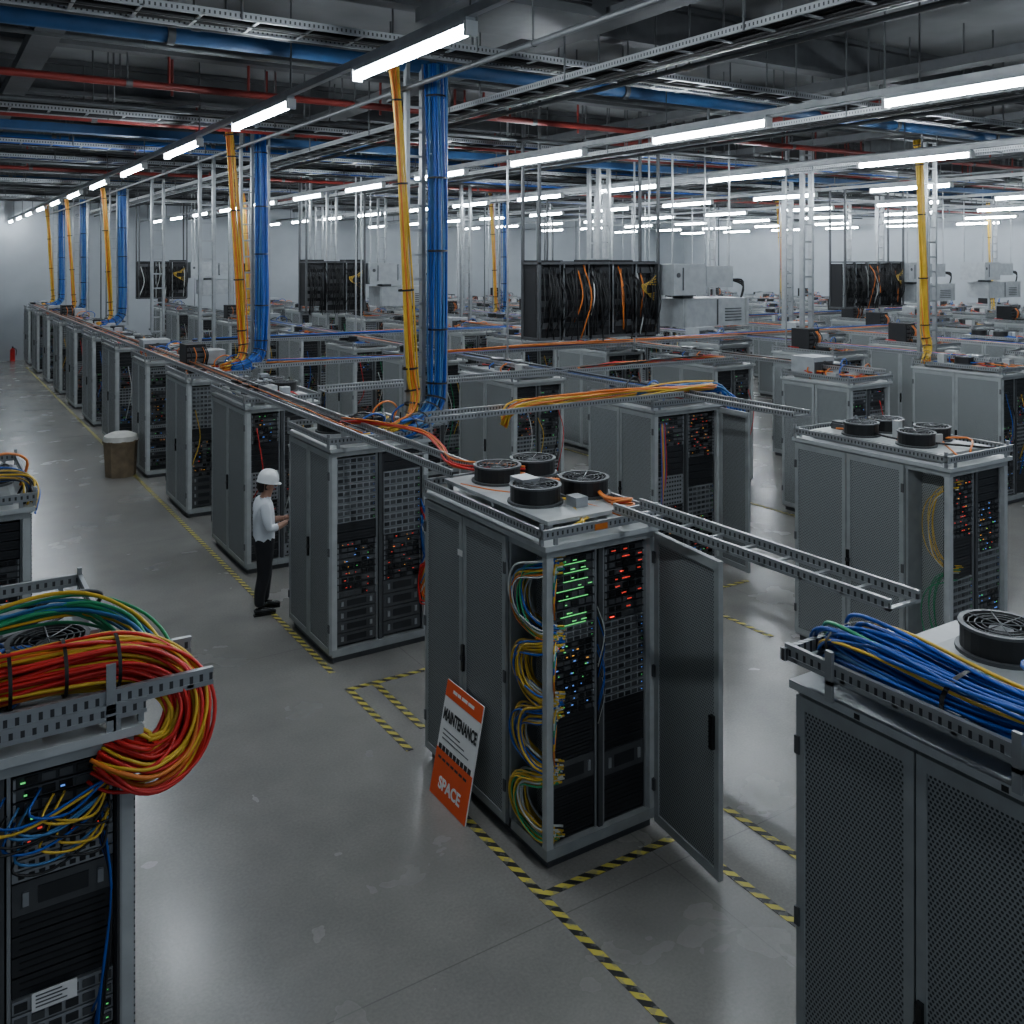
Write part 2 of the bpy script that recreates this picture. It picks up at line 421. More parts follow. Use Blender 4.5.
def loops(mb, x, y0, z0, z1, dy, n, cols, rng, r=.008):
    """C shaped service loops lying in the y-z plane"""
    for k in range(n):
        a = z0+rng.uniform(-.03, .08); b = z1-rng.uniform(-.03, .10); d = dy*rng.uniform(.6, 1.); xx = x+rng.uniform(-.05, .07)
        m = (a+b)/2
        P = [(xx+.12, y0-.0, b+.02), (xx+.02, y0+.06, b), (xx, y0+d*.8, b-(b-a)*.17), (xx-.01, y0+d, m), (xx, y0+d*.8, a+(b-a)*.15), (xx+.02, y0+.06, a), (xx+.12, y0, a-.02)]
        mb.tube(catmull(P, 5), r*rng.uniform(.8, 1.1), cols[rng.randrange(len(cols))], 5)

# hero cabinet with an open door
rng = random.Random(3)
mb = MB(); cabinet(mb, 1.9, openside=.52, cols=('A1', 'A2'), fans=((.33, .35), (.80, .35), (.44, .76), (.85, .80)), rng=rng, fr=.205, fz=.13, clutter=2)
CL = ['c_yellow', 'c_white', 'c_green', 'c_blue', 'c_yellow', 'c_orange', 'c_lblue', 'c_yellow', 'c_white']
for z0, z1, cc in ((1.72, 2.24, CL), (1.22, 1.66, ['c_yellow', 'c_blue', 'c_white', 'c_yellow']), (.72, 1.15, ['c_yellow', 'c_yellow', 'c_blue', 'c_white']), (.22, .68, ['c_yellow', 'c_green', 'c_white', 'c_yellow', 'c_yellow'])): loops(mb, .0, .03, z0, z1, .42, 34, cc, rng, .0085)
for z0, z1 in ((1.72, 2.24), (1.22, 1.66), (.72, 1.15)):
    for k in range(6): mb.tube(catmull([(.12, .05, z1-.03*k), (.05, -.02, z1-.04-.05*k), (.1, .04, z1-.12-.06*k)], 4), .007, CL[k], 5)
for k in range(8):
    z = 1.45+rng.uniform(-.3, .3); mb.tube(catmull([(.5, .04, z+.2), (.54, .0, z), (.49, .02, z-.25)], 4), .005, ['c_black', 'c_blue', 'c_white'][k % 3], 4)
# open door, hinged on the right post and swung out
mb.M = Matrix.Translation((1.03, 0, 0)) @ Matrix.Rotation(math.radians(-7), 4, 'Z')
door_panel(mb, -.82, -.01, .05, 2.34, x=.04, t=.04, st=.055)
mb.box(-.03, -.78, .98, 0, -.74, 1.22, 'black_gloss'); mb.box(.04, -.78, .98, .07, -.74, 1.22, 'black_gloss')
for zz in (.3, 1.2, 2.1): mb.box(-.02, -.03, zz, .03, .02, zz+.09, 'steel_dark')
mb.M = None
mb.box(.42, -.036, 2.455, .54, -.031, 2.5, 'c_orange')
mb.box(-.036, 1.2, 2.0, -.033, 1.28, 2.05, 'sign_white')
mb.bundle([(.75, 1.1, 2.55), (1.0, .8, 2.56), (.8, .3, 2.56), (.95, .16, 2.55), (.75, .15, 2.55)], 5, .04, .012, ['c_orange', 'c_red', 'c_orange'], rng=rng)
mb.build('server_cabinet', (3.89, 5.63, 0))

# second cabinet of the row
mb = MB(); cabinet(mb, 1.35, W=1.2, cols=('B1', 'B2'), fans=((.3, .65), (.7, .65)), rng=rng, hoops=5)
loops(mb, 1.12, -.08, 1.0, 1.6, .1, 8, ['c_blue', 'c_lblue'], rng); loops(mb, 1.12, -.08, .5, .95, .1, 8, ['c_red', 'c_orange', 'c_yellow'], rng)
for k in range(4): mb.tube(catmull([(1.1, 0, 1.7-k*.1), (1.16+.02*k, -.12, 1.3-k*.1), (1.1, 0, .9-.1*k)], 5), .01, ['c_blue', 'c_red', 'c_lblue', 'c_white'][k], 5)
mb.build('server_cabinet', (3.87, 9.8, 0))

# foreground right cabinet
mb = MB(); cabinet(mb, 1.98, W=1.35, cols=('C1', 'C2'), fans=((.82, .80),), rng=rng, rails=False, clutter=0, wires=0, ndoor=3, fr=.2)
mb.box(1.0, .5, 2.4, 1.3, .9, 2.55, 'painted_light'); mb.tube(catmull([(.5, 1.0, 2.62), (.8, 1.3, 2.55), (1.0, 1.1, 2.6), (1.15, .9, 2.5)], 5), .012, 'c_blue')
mb.box(.72, 1.74, 2.401, .85, 1.84, 2.403, 'sign_white'); mb.box(.60, 1.74, 2.401, .71, 1.84, 2.404, 'c_orange')
for y in (.2, .9, 1.6): mb.box(-.037, y, 2.365, -.034, y+.03, 2.39, 'black')
mb.build('server_cabinet', (3.71, 1.17, 0))
mb = MB(); ladder(mb, (0, 0, 0), (0, 2.6, 0), w=.42, h=.08, rung=.28)
for y in (.3, 1.4, 2.3):
    mb.box(-.02, y, -.1, .0, y+.04, .14, 'steel'); mb.box(.44, y, -.1, .46, y+.04, .14, 'steel'); mb.box(-.02, y, -.02, .46, y+.04, 0, 'steel')
mb.box(-.02, 2.58, .0, .5, 2.61, .06, 'slotted_steel')
mb.bundle([(.2, -.1, .1), (.22, .8, .12), (.2, 1.6, .1), (.23, 2.15, .12), (.3, 2.42, .08), (.42, 2.5, -.06), (.5, 2.35, -.1)], 72, .17, .0098, ['c_blue']*9+['c_lblue', 'c_yellow', 'c_blue', 'c_blue', 'c_lblue', 'c_green', 'c_blue'], flat=.55, rng=rng, ties=4, mess=.055, sub=8)
mb.build('cable_tray_with_blue_cables', (3.66, .6, 2.5))

# foreground left cabinet
mb = MB(); cabinet(mb, 1.95, W=1.07, cols=('I1', 'I1'), fans=((.4, .7), (.75, .4)), rng=rng, hoops=4)
for k in range(18):
    c = ['c_blue', 'c_yellow', 'c_yellow', 'c_lblue', 'c_black', 'c_black'][k % 6]; z = 2.2-.02*(k % 12)
    x = rng.uniform(.5, .9)
    mb.tube(catmull([(x, .04, z), (x-.05, -.05, z-.06), (x+.1, -.06, z-.09), (.96, -.02, z-.0)], 5), .006, c, 5)
for k in range(10): mb.tube(catmull([(.93, .02, 2.1-.02*k), (.97, -.03, 1.7), (.93+.01*(k % 3), -.03, 1.3), (.9, .03, .7+.05*k)], 4), .006, 'c_black' if k % 3 else 'c_blue', 5)
mb.box(.66, .034, 1.24, .84, .037, 1.32, 'sign_white')
for k in range(4): mb.box(.675, .032, 1.255+.016*k, .80-.02*(k % 2), .0345, 1.26+.016*k, 'device_mid')
mb.box(1.0, -.004, .1, 1.02, 0, 2.3, 'slotted_steel')
mb.build('server_cabinet', (-.25, 4.48, 0))
mb = MB(); ladder(mb, (-1.2, 0, 0), (.42, 0, 0), w=.42, h=.08, rung=.25)
for x in (-.6, -.05): mb.box(x, -.01, -.1, x+.04, .0, .20, 'steel'); mb.box(x, .45, -.1, x+.04, .46, .20, 'steel'); mb.box(x, -.01, -.02, x+.04, .46, 0, 'steel')
WARM = ['c_red', 'c_yellow', 'c_red', 'c_red', 'c_red', 'c_yellow', 'c_red', 'c_red', 'c_orange', 'c_red']
mb.bundle([(-1.2, .22, .13), (-.6, .22, .14), (-.15, .2, .15), (.1, .18, .13), (.27, .12, .04), (.32, .07, -.10), (.26, .03, -.24), (.14, -.0, -.29), (.04, .02, -.26), (-.04, .08, -.22)], 78, .105, .0092, WARM, rng=rng, ties=0, sides=6, mess=.05, sub=6)
mb.bundle([(-.4, .3, .14), (.0, .28, .16), (.2, .22, .10), (.33, .15, -.02), (.33, .1, -.16), (.22, .08, -.26), (.08, .08, -.27)], 20, .06, .0092, ['c_red', 'c_yellow', 'c_orange', 'c_red', 'c_green'], rng=rng, ties=0, sides=6, mess=.045)
for P in ((-.42, .2, .145), (-.2, .2, .148), (.02, .19, .14)):
    n = 16; vs = []
    for dx in (-.008, .008):
        for j in range(n): a = 2*math.pi*j/n; vs.append((P[0]+dx, P[1]+.135*math.cos(a), P[2]+.125*math.sin(a)))
    mb.add(vs, [(j, (j+1) % n, n+(j+1) % n, n+j) for j in range(n)], 'c_black', True)
mb.bundle([(-1.2, .75, .12), (-.5, .85, .19), (-.1, .8, .22), (.14, .6, .16), (.24, .35, .08), (.22, .2, .0)], 18, .07, .0095, ['c_green', 'c_green', 'c_lblue', 'c_green', 'c_yellow', 'c_green'], rng=rng, sides=6, mess=.035)
mb.build('cable_tray_with_red_cables', (.75, 4.46, 2.5))
mb = MB(); cabinet(mb, 1.9, cols=('D1', 'C2'), rng=rng, hoops=5)
mb.bundle([(.1, .3, 2.6), (.6, .25, 2.62), (.95, .3, 2.6), (1.08, .25, 2.5), (1.05, .1, 2.35)], 12, .06, .009, ['c_yellow', 'c_black', 'c_blue'], rng=rng, mess=.03)
mb.build('server_cabinet', (-.25, 8.9, 0))

# right hand cabinet R1 with mesh side and yellow cables
mb = MB(); cabinet(mb, 1.95, openside=.5, cols=('E1', 'C2'), fans=((.3, .3), (.74, .36), (.3, .66), (.74, .66)), rng=rng, fz=.1)
loops(mb, .1, .03, 1.3, 2.2, .33, 6, ['c_yellow', 'c_white'], rng, .005); loops(mb, .1, .03, .5, 1.3, .33, 5, ['c_yellow', 'c_green'], rng, .005)
mb.build('server_cabinet', (8.78, 5.55, 0))
# G: cabinet with open door and blue cables on top
mb = MB(); cabinet(mb, 1.5, W=1.25, cols=('C1', 'E1'), fans=((.3, .5), (.7, .5)), rng=rng, hoops=4)
mb.M = Matrix.Translation((1.23, 0, 0)) @ Matrix.Rotation(math.radians(-4), 4, 'Z')
door_panel(mb, -.62, -.01, .08, 2.34, x=.04, t=.04, st=.06); mb.M = None
mb.bundle([(.3, .1, 2.6), (.8, .12, 2.63), (1.25, .05, 2.6), (1.42, -.02, 2.4), (1.4, -.1, 2.1)], 16, .06, .013, ['c_blue', 'c_lblue', 'c_blue'], rng=rng, mess=.03)
for k in range(5): mb.tube(catmull([(.1+.02*k, .0, 2.2), (.06+.02*k, -.08, 1.5), (.12, .0, .7+.1*k)], 5), .008, ['c_blue', 'c_orange', 'c_yellow', 'c_blue', 'c_red'][k], 5)
mb.build('server_cabinet', (8.68, 9.9, 0))

# generic variants, shared meshes
VAR = []
for i, (L, c) in enumerate(((1.8, ('C1', 'E2')), (1.45, ('D1', 'D2')), (1.8, ('E2', 'C2')), (1.6, ('B1', 'E1')), (1.9, ('C2', 'D1')), (1.7, ('D1', 'C1')))):
    r = random.Random(40+i); mb = MB()
    fl = [((.3, .35), (.72, .35), (.3, .68), (.72, .68)), ((.5, .5),), ((.3, .5), (.72, .5)), ((.3, .3), (.7, .6)), ((.5, .3), (.5, .7)), ((.3, .3), (.7, .3))][i]
    cabinet(mb, L, cols=c, fans=fl, rng=r, clutter=13, wires=7, hoops=[5, 9, 5, 8, 6, 8][i], fz=.1 if i % 2 == 0 else .03)
    if i in (3, 5):   # equipment stack on top
        mb.box(.12, .75, 2.43, .9, 1.35, 2.5, 'steel_dark'); mb.box(.15, .8, 2.5, .5, 1.3, 2.95, 'interior'); mb.box(.55, .85, 2.5, .88, 1.3, 2.82, 'unit_white')
        for k in range(4): mb.box(.17, .785, 2.53+.1*k, .48, .8, 2.59+.1*k, 'device_mid')
        for k in range(6): q = r.uniform(.16, .5); mb.tube(catmull([(q, .78, 2.9), (q+.03, .7, 2.75), (q-.02, .74, 2.5)], 4), .012, 'c_black' if k % 3 else 'c_orange', 4)
    if i == 1:
        mb.box(.1, .85, 2.43, .65, 1.35, 2.78, 'unit_white'); mb.box(.12, .84, 2.5, .6, .85, 2.7, 'painted_dark'); mb.box(.7, .9, 2.43, .95, 1.3, 2.65, 'painted_light')
    for k in range(4):
        a = r.uniform(.1, .95); mb.tube(catmull([(a, .03, r.uniform(1.6, 2.2)), (a+.06, -.07, 1.4), (a-.05, .03, r.uniform(.5, 1.1))], 4), .009, r.choice(CL+['c_black', 'c_red']), 4)
    VAR.append(mb.build('server_cabinet_mesh_%d' % i, mesh_only=True))
def vis(x, y, marg=90):
    d = .537*x+.843*y; l = .843*x-.537*y
    return d > 1 and -marg < 512+930*l/d < 1024+marg
rr = random.Random(11)
rows = {3.95: [13.25, 16.7]+[20.2+3.5*k for k in range(8)],
        8.7: [13.5+3.55*k for k in range(9)]}
xx = 13.2; k = 0
while xx < 41:
    rows[xx] = [3.2+3.4*j+rr.uniform(-.15, .15)-(.35 if k else .1) for j in range(13)]
    if k == 0: del rows[xx][1]; rows[xx][1] = 10.1
    xx += 3.45; k += 1
for x, ys in rows.items():
    for j, y in enumerate(ys):
        if vis(x+.5, y+.8) and y < 45: place(VAR[rr.randrange(6) if x > 4 else (j*3) % 5], 'server_cabinet', (x+(rr.uniform(-.06, .06) if x > 4 else 0), y, 0))

# trays along the rows
mb = MB(); ladder(mb, (3.95, 7.2, 2.58), (3.95, 45, 2.58), w=.3, rung=.5)
mb.bundle([(4.1, 44, 2.62), (4.1, 30, 2.62), (4.12, 20, 2.62), (4.1, 12, 2.62), (4.1, 9.5, 2.62)], 4, .07, .009, ['c_red', 'c_orange', 'c_black', 'c_black'], rng=rng, flat=.4, sub=10, mess=.03)
mb.bundle([(4.15, 10.2, 2.62), (4.35, 9.7, 2.66), (4.7, 9.2, 2.62), (4.5, 8.4, 2.60), (4.15, 7.5, 2.62), (4.6, 7.0, 2.60)], 4, .04, .011, ['c_orange', 'c_red'], rng=rng, mess=.04)
mb.build('row_cable_tray')
mb = MB(); ladder(mb, (4.5, 3.2, 2.56), (4.5, 5.62, 2.56), w=.26, rung=.3)
mb.build('row_cable_tray')
mb = MB(); ladder(mb, (4.9, 9.55, 2.62), (8.9, 9.55, 2.62), w=.35, rung=.35)
mb.bundle([(6.1, 9.8, 2.45), (6.3, 9.75, 2.66), (7.2, 9.72, 2.70), (8.4, 9.75, 2.70), (9.8, 9.9, 2.66)], 18, .10, .012, ['c_orange', 'c_yellow', 'c_orange', 'c_yellow'], rng=rng, flat=.5, mess=.05)
mb.bundle([(8.2, 9.7, 2.66), (9.2, 10.1, 2.62), (9.9, 10.0, 2.62), (10.2, 9.8, 2.3), (10.1, 9.8, 1.9)], 12, .06, .012, ['c_blue', 'c_lblue'], rng=rng, mess=.05)
mb.build('cross_cable_tray')
mb = MB(); ladder(mb, (4.9, 12.6, 2.6), (13, 12.6, 2.6), w=.35, rung=.4)
mb.bundle([(9.5, 12.75, 2.64), (10.5, 12.75, 2.67), (11.6, 12.8, 2.67), (12.9, 12.75, 2.64)], 10, .08, .012, ['c_orange', 'c_red', 'c_black'], rng=rng, flat=.5, mess=.05)
mb.build('cross_cable_tray')
for y0, x1 in ((16.1, 26), (21.4, 34)):
    mb = MB(); ladder(mb, (5.0, y0, 2.6), (x1, y0, 2.6), w=.35, rung=.5)
    mb.bundle([(5.2, y0+.2, 2.66), (9, y0+.2, 2.66), (15, y0+.2, 2.66), (x1-1, y0+.2, 2.66)], 8, .1, .014, ['c_black', 'c_orange', 'c_black', 'c_blue'], rng=rng, flat=.5, mess=.05, sub=10)
    mb.build('cross_cable_tray')
for x in (8.95, 13.5, 16.95, 20.4):
    mb = MB(); ladder(mb, (x, 7.7 if x < 9 else 9.9, 2.58), (x, 45, 2.58), w=.3, rung=.6)
    mb.bundle([(x+.15, 44, 2.62), (x+.16, 30, 2.62), (x+.12, 20, 2.63), (x+.15, 10.2, 2.62)], 6, .08, .012, ['c_orange', 'c_black', 'c_black', 'c_blue'], rng=rng, flat=.4, sub=10, mess=.04)
    mb.build('row_cable_tray')

# risers
def riser(x, y, zt=6.9, zb=2.45, yel=10, blu=16, nm='vertical_cable_riser', seed=0):
    r = random.Random(seed); mb = MB()
    for xx in (-.02, .19, .50): mb.box(xx, .1, zb, xx+.05, .18, zt, 'steel')
    z = zb
    while z < zt: mb.box(-.02, .11, z, .55, .13, z+.03, 'steel'); z += .3
    if yel: mb.bundle([(-.28, .0, zt), (-.22, 0, zt-.5), (-.1, 0, 4.6), (-.02, 0, 3.2), (.0, -.03, 2.85), (-.12, -.12, 2.62), (-.45, -.3, 2.55)], yel, .08, .0125, ['c_yellow', 'c_yellow', 'c_orange'], rng=r, ties=9, mess=.035, sub=7)
    if blu: mb.bundle([(.34, .05, zt), (.34, 0, 5.5), (.35, 0, 4.), (.34, 0, 3.0), (.28, -.03, 2.75), (.05, -.15, 2.58), (-.3, -.3, 2.52)], blu, .115, .0125, ['c_blue', 'c_lblue', 'c_blue', 'c_lblue'], rng=r, ties=9, mess=.03, sub=7)
    return mb.build(nm, (x, y, 0))
for i, (x, y) in enumerate(((5.0, 10.1), (5.05, 17.2), (5.0, 31), (4.9, 38.3), (4.9, 44.8))): riser(x, y, yel=18, blu=30, seed=i)
riser(17.05, 11.3, yel=22, blu=0, seed=9); riser(36.6, 21.3, yel=8, blu=0, seed=10); riser(29.4, 25.8, yel=8, blu=0, seed=11)
riser(9.5, 31.5, yel=12, blu=14, seed=12); riser(17.3, 28.2, yel=12, blu=12, seed=13)
def column_post(x, y, zb=2.5, zt=7.2):
    mb = MB(); mb.box(0, 0, zb, .06, .12, zt, 'steel'); mb.box(.3, 0, zb, .36, .12, zt, 'steel')
    z = zb
    while z < zt: mb.box(0, .03, z, .36, .06, z+.04, 'steel'); z += .4
    mb.build('vertical_cable_ladder', (x, y, 0))
for x, y in ((9.2, 18), (9.6, 18.9), (10.5, 27), (13.6, 17.5), (14, 18.4), (13.8, 24.5), (17.1, 14.4), (9.3, 26), (9.2, 33), (17.0, 22), (20.6, 18), (20.5, 26), (24, 21), (5.2, 21), (5.4, 27), (14, 31), (17.0, 30), (24, 16), (27.5, 20), (31, 24), (27.5, 28), (13.5, 36)):
    column_post(x, y)
for i in range(34):
    r = random.Random(100+i); x = r.choice([5.2, 9.3, 13.6, 17.0, 20.5, 24, 27.4])+r.uniform(-.3, .6); y = r.uniform(13, 40)
    mb = MB(); mb.cyl((0, 0, 2.5), .022, ZC-2.52, r.choice(['steel', 'steel_dark', 'steel']), 8); mb.box(-.05, -.05, 2.45, .05, .05, 2.5, 'steel_dark'); mb.build('ceiling_drop_pole', (x, y, 0))

# ------------------------------------------------------------------ overhead distribution racks and air units
def overhead(x, y, w, seed):
    r = random.Random(seed); mb = MB(); z0, z1 = 3.1, 4.42; n = max(2, int(w/.5))
    for xx in (0, w-.05):
        for yy in (0, .55): mb.box(xx, yy, z0-.05, xx+.05, yy+.05, ZC, 'painted_dark')
    mb.box(0, .05, z0-.08, w, .6, z0-.03, 'painted_dark'); mb.box(0, 0, z1, w, .6, z1+.04, 'painted_dark')
    for i in range(n):
        a = w*i/n+.03; b = w*(i+1)/n-.03; dz = r.uniform(-.12, .12)
        mb.box(a, .1, z0+dz, b, .55, z1+r.uniform(-.05, .1), 'interior')
        mb.box(a, .08, z0+dz, a+.03, .12, z1, 'steel'); mb.box(b-.03, .08, z0+dz, b, .12, z1, 'steel_dark')
        for k in range(6):
            z = z0+.1+(z1-z0-.1)*k/6; mb.box(a+.04, .07, z+.03, b-.04, .1, z+.14, r.choice(['device_mid', 'device_dark', 'device_dark']))
        for k in range(16):
            q = r.uniform(a, b); mb.tube(catmull([(q, .08, z1-r.uniform(0, .3)), (q+r.uniform(-.1, .1), -.02-r.random()*.08, (z0+z1)/2+r.uniform(-.2, .2)), (q+r.uniform(-.12, .12), .05, z0-r.uniform(-.4, .15))], 4), .016 if k % 4 else .011, 'c_black' if r.random() < .96 else r.choice(['c_orange', 'c_white']), 4)
    for k in range(8):
        P = [(w-.1, .0, z1-.2-.03*k), (w-.40-.02*k, -.10, z1-.40), (w-.42, -.10, z0+.75), (w-.1, .0, z0+.55+.03*k)]
        mb.tube(catmull(P, 5), .010, 'c_yellow' if k % 2 else 'c_black', 4)
    mb.build('overhead_cable_distribution_rack', (x, y, 0))
def airunit(x, y, seed=0, s=1.15):
    mb = MB()
    mb.box(0, 0, 3.8, .75*s, .9, 4.42, 'unit_white'); mb.box(.8*s, .05, 3.95, 1.45*s, .85, 4.38, 'unit_white')
    mb.box(.72*s, .1, 3.9, .82*s, .8, 4.3, 'painted_dark'); mb.cyl((.12, -.01, 4.2), .05, .02, 'painted_dark', 12, 'y')
    mb.box(.2*s, -.015, 3.9, .22*s, 0, 4.35, 'painted_dark')
    mb.box(.3*s, .1, 3.15, 1.9*s, .9, 3.72, 'unit_white'); mb.box(1.1*s, .08, 3.18, 1.12*s, .1, 3.70, 'painted_dark')
    for xx in (.32*s, 1.8*s): mb.box(xx, .08, 3.15, xx+.04, .1, 3.72, 'painted_grey')
    for k in range(5): mb.box(1.3*s, .085, 3.25+.06*k, 1.7*s, .1, 3.27+.06*k, 'painted_dark')
    mb.box(.45*s, .3, 3.7, .7*s, .6, 3.9, 'steel_dark')
    for xx in (.05, 1.4*s):
        for yy in (.1, .8): mb.cyl((xx, yy, 4.35), .02, ZC-4.35, 'steel', 8)
    mb.cyl((1.45*s, .45, 4.2), .17, .22, 'black', 16, 'x'); mb.cyl((1.63*s, .45, 4.2), .11, .1, 'steel_dark', 16, 'x')
    for k in range(3): mb.tube(catmull([(1.6*s, .3, 4.1), (1.85*s, .2, 3.95+.05*k), (1.75*s, .2, 3.6), (1.8*s, .3, 3.4)], 4), .02, 'c_black', 5)
    mb.build('air_handling_unit', (x, y, 0))
overhead(9.5, 14.0, 2.9, 1); airunit(12.5, 13.7)
overhead(9.1, 25.0, 1.8, 2); airunit(11.0, 24.9)
overhead(7.0, 37.3, 1.8, 3); airunit(8.9, 37.2, s=1.4)
overhead(23.6, 18.3, 2.9, 4); airunit(26.6, 18.2, s=1.4)
overhead(17.0, 24.6, 2.4, 5); airunit(19.6, 24.6)
overhead(21.0, 30.0, 2.4, 6); airunit(23.6, 30)
airunit(31.5, 18.6, s=1.3)

# ------------------------------------------------------------------ ceiling services
y = 1.2
while y < 47:
    mb = MB(); mb.box(XL, -.12, 7.62, XR, .12, 7.69, 'ceiling_beam'); mb.box(XL, -.02, 7.2, XR, .02, 7.62, 'ceiling_beam'); mb.box(XL, -.12, 7.14, XR, .12, 7.2, 'ceiling_beam')
    mb.build('ceiling_beam', (0, y, 0)); y += 3.8
for x in (1.2, 6.2, 11.4, 16.6, 22, 27.5, 33):
    mb = MB(); mb.box(-.15, YF, 7.0, .15, YB-.01, 7.14, 'ceiling_beam'); mb.build('ceiling_beam', (x, 0, 0))
def pipe_x(y, z, r, m, nm, x0=XL+.01, x1=XR-.01):
    mb = MB(); mb.cyl((x0, 0, 0), r, x1-x0, m, 14, 'x')
    x = x0+2
    while x < x1-1: mb.cyl((x, 0, 0), r*1.25, .08, 'steel_dark', 14, 'x'); mb.cyl((x+.02, 0, 0), .012, ZC-z, 'steel_dark', 6); x += 3.1
    mb.build(nm, (0, y, z))
def pipe_y(x, z, r, m, nm, y0=YF, y1=YB-.02):
    mb = MB(); mb.cyl((0, y0, 0), r, y1-y0, m, 14, 'y')
    yy = y0+2
    while yy < y1-1: mb.cyl((0, yy, 0), r*1.25, .08, 'steel_dark', 14, 'y'); mb.cyl((0, yy+.02, 0), .012, ZC-z, 'steel_dark', 6); yy += 3.1
    mb.build(nm, (x, 0, z))
for y, z, r in ((10.3, 6.9, .09), (20.5, 6.9, .09), (31, 6.9, .09)): pipe_x(y, z, r, 'blue_pipe', 'blue_ceiling_pipe')
mb = MB(); mb.box(XL+.01, -.13, -.07, XR-.01, .13, .07, 'blue_pipe'); mb.build('blue_ceiling_duct', (0, 17.5, 6.75))
for y, z in ((12.6, 6.75), (13.1, 6.85), (15.4, 6.65), (19.3, 6.7), (25, 6.7), (29, 6.7)): pipe_x(y, z, .045, 'red_pipe', 'red_sprinkler_pipe')
for x in (7.4, 12.6, 19): pipe_y(x, 6.95, .045, 'red_pipe', 'red_sprinkler_pipe')
mb = MB()
for i in range(60):
    r = random.Random(300+i); mb.cyl((r.uniform(2, 30), r.choice([12.6, 13.1, 15.4, 19.3, 25]), 6.72), .02, .95, 'red_pipe', 6)
mb.build('red_sprinkler_drops')
for y, z in ((9.2, 6.75), (11.4, 7.0), (13.6, 6.6), (16.3, 6.8), (18.5, 6.9), (22, 6.8), (23.4, 6.7), (24.2, 6.9), (27, 6.8), (30, 6.7), (33, 6.8), (36, 6.8), (39, 6.8)): pipe_x(y, z, .035, 'steel_dark', 'steel_conduit')
for x in (4.9, 6.9, 10.2, 11.9, 15.6, 18.3, 21, 24): pipe_y(x, 6.55, .03, 'steel_dark', 'steel_conduit')
for y in (8.2, 14.6, 18.9, 21.6, 28, 35):
    mb = MB(); ladder(mb, (XL+.05, 0, 0), (XR-.05, 0, 0), w=.5, rung=.5)
    x = 0
    while x < 40: mb.cyl((x, .0, 0), .012, ZC-6.62, 'steel_dark', 6); mb.cyl((x, .5, 0), .012, ZC-6.62, 'steel_dark', 6); x += 2.4
    mb.bundle([(XL+.1, .25, .06), (10, .27, .06), (25, .24, .06), (XR-.1, .25, .06)], 12, .18, .02, ['c_black', 'c_black', 'c_black', 'c_blue'], flat=.35, rng=rng, sub=12, mess=.04)
    mb.build('overhead_cable_tray', (0, y, 6.62))
for x in (5.9, 10.6, 16.2):
    mb = MB(); ladder(mb, (0, 2, 0), (0, 46, 0), w=.45, rung=.5)
    mb.bundle([(.22, 2.1, .05), (.2, 15, .05), (.25, 30, .05), (.22, 46, .05)], 10, .16, .02, ['c_black'], flat=.35, rng=rng, sub=12, mess=.03)
    yy = 3
    while yy < 46: mb.cyl((0, yy, 0), .012, ZC-6.45, 'steel_dark', 6); mb.cyl((.47, yy, 0), .012, ZC-6.45, 'steel_dark', 6); yy += 2.6
    mb.build('overhead_cable_tray', (x, 0, 6.45))
for x, y in ((4.4, 7.6), (12.2, 11.6), (19, 13), (14.5, 19)):
    mb = MB(); mb.box(0, 0, 0, 1.6, 1.2, .45, 'steel_dark'); mb.box(.2, -.02, .1, 1.4, 0, .35, 'black')
    for i in range(6): mb.box(.2, -.04, .12+.04*i, 1.4, -.02, .13+.04*i, 'steel_dark')
    for xx in (.05, 1.5): mb.cyl((xx, .1, .4), .012, .3, 'steel_dark', 6); mb.cyl((xx, 1.1, .4), .012, .3, 'steel_dark', 6)
    mb.build('ceiling_ventilation_unit', (x, y, 7.0))

# light fixtures with continuous trunking
mb = MB(); mb.box(-.04, -1.05, .02, .04, 1.05, .07, 'unit_white')
mb.cyl((0, -1.03, -.02), .042, 2.06, 'tube_light', 7, 'y')
for yy in (-1.07, 1.03): mb.box(-.05, yy, -.07, .05, yy+.04, .04, 'white_paint')
LM = mb.build('fluorescent_light_fixture_mesh', mesh_only=True)
lx = 3.4; i = 0
while lx < 43:
    mb = MB(); mb.box(-.03, 1, 0, .03, 46.5, .07, 'steel')
    yy = 2
    while yy < 46: mb.cyl((0, yy, .06), .01, ZC-6.36, 'steel_dark', 6); yy += 3.9
    mb.build('lighting_trunking', (lx, 0, 6.28))
    y = 6.95-3.9*2 if i == 0 else 6.85-3.9*2+3.1
    if i == 1: y = 5.25-3.75
    while y < 46:
        if lx < 9 or vis(lx, y, 260): place(LM, 'fluorescent_light_fixture', (lx, y, 6.21))
        y += 3.9 if i == 0 else 3.75
    lx += 5.4; i += 1

# ------------------------------------------------------------------ floor tape
def tape(x0, y0, x1, y1):
    mb = MB(); mb.box(x0, y0, 0, x1, y1, .003, 'hazard_tape'); mb.build('hazard_floor_tape', (0, 0, .001))
T = .07
tape(3.68, 3.3, 3.68+T, 6.9); tape(3.68+T, 5.4, 5.0, 5.4+T); tape(3.76, 7.7, 3.76+T, 9.1); tape(3.76, 9.1, 4.9, 9.1+T); tape(4.05, 8.0, 4.05+T, 9.1)
tape(3.76, 9.6, 3.76+T, 44); tape(5.55, 4.6, 5.55+T, 5.5); tape(4.98, 4.2, 4.98+T, 5.0)
tape(8.55, 7.7, 8.55+T, 9.2); tape(8.55, 9.2, 9.8, 9.2+T); tape(8.55, 11.5, 8.55+T, 44); tape(12.95, 8.5, 12.95+T, 44)

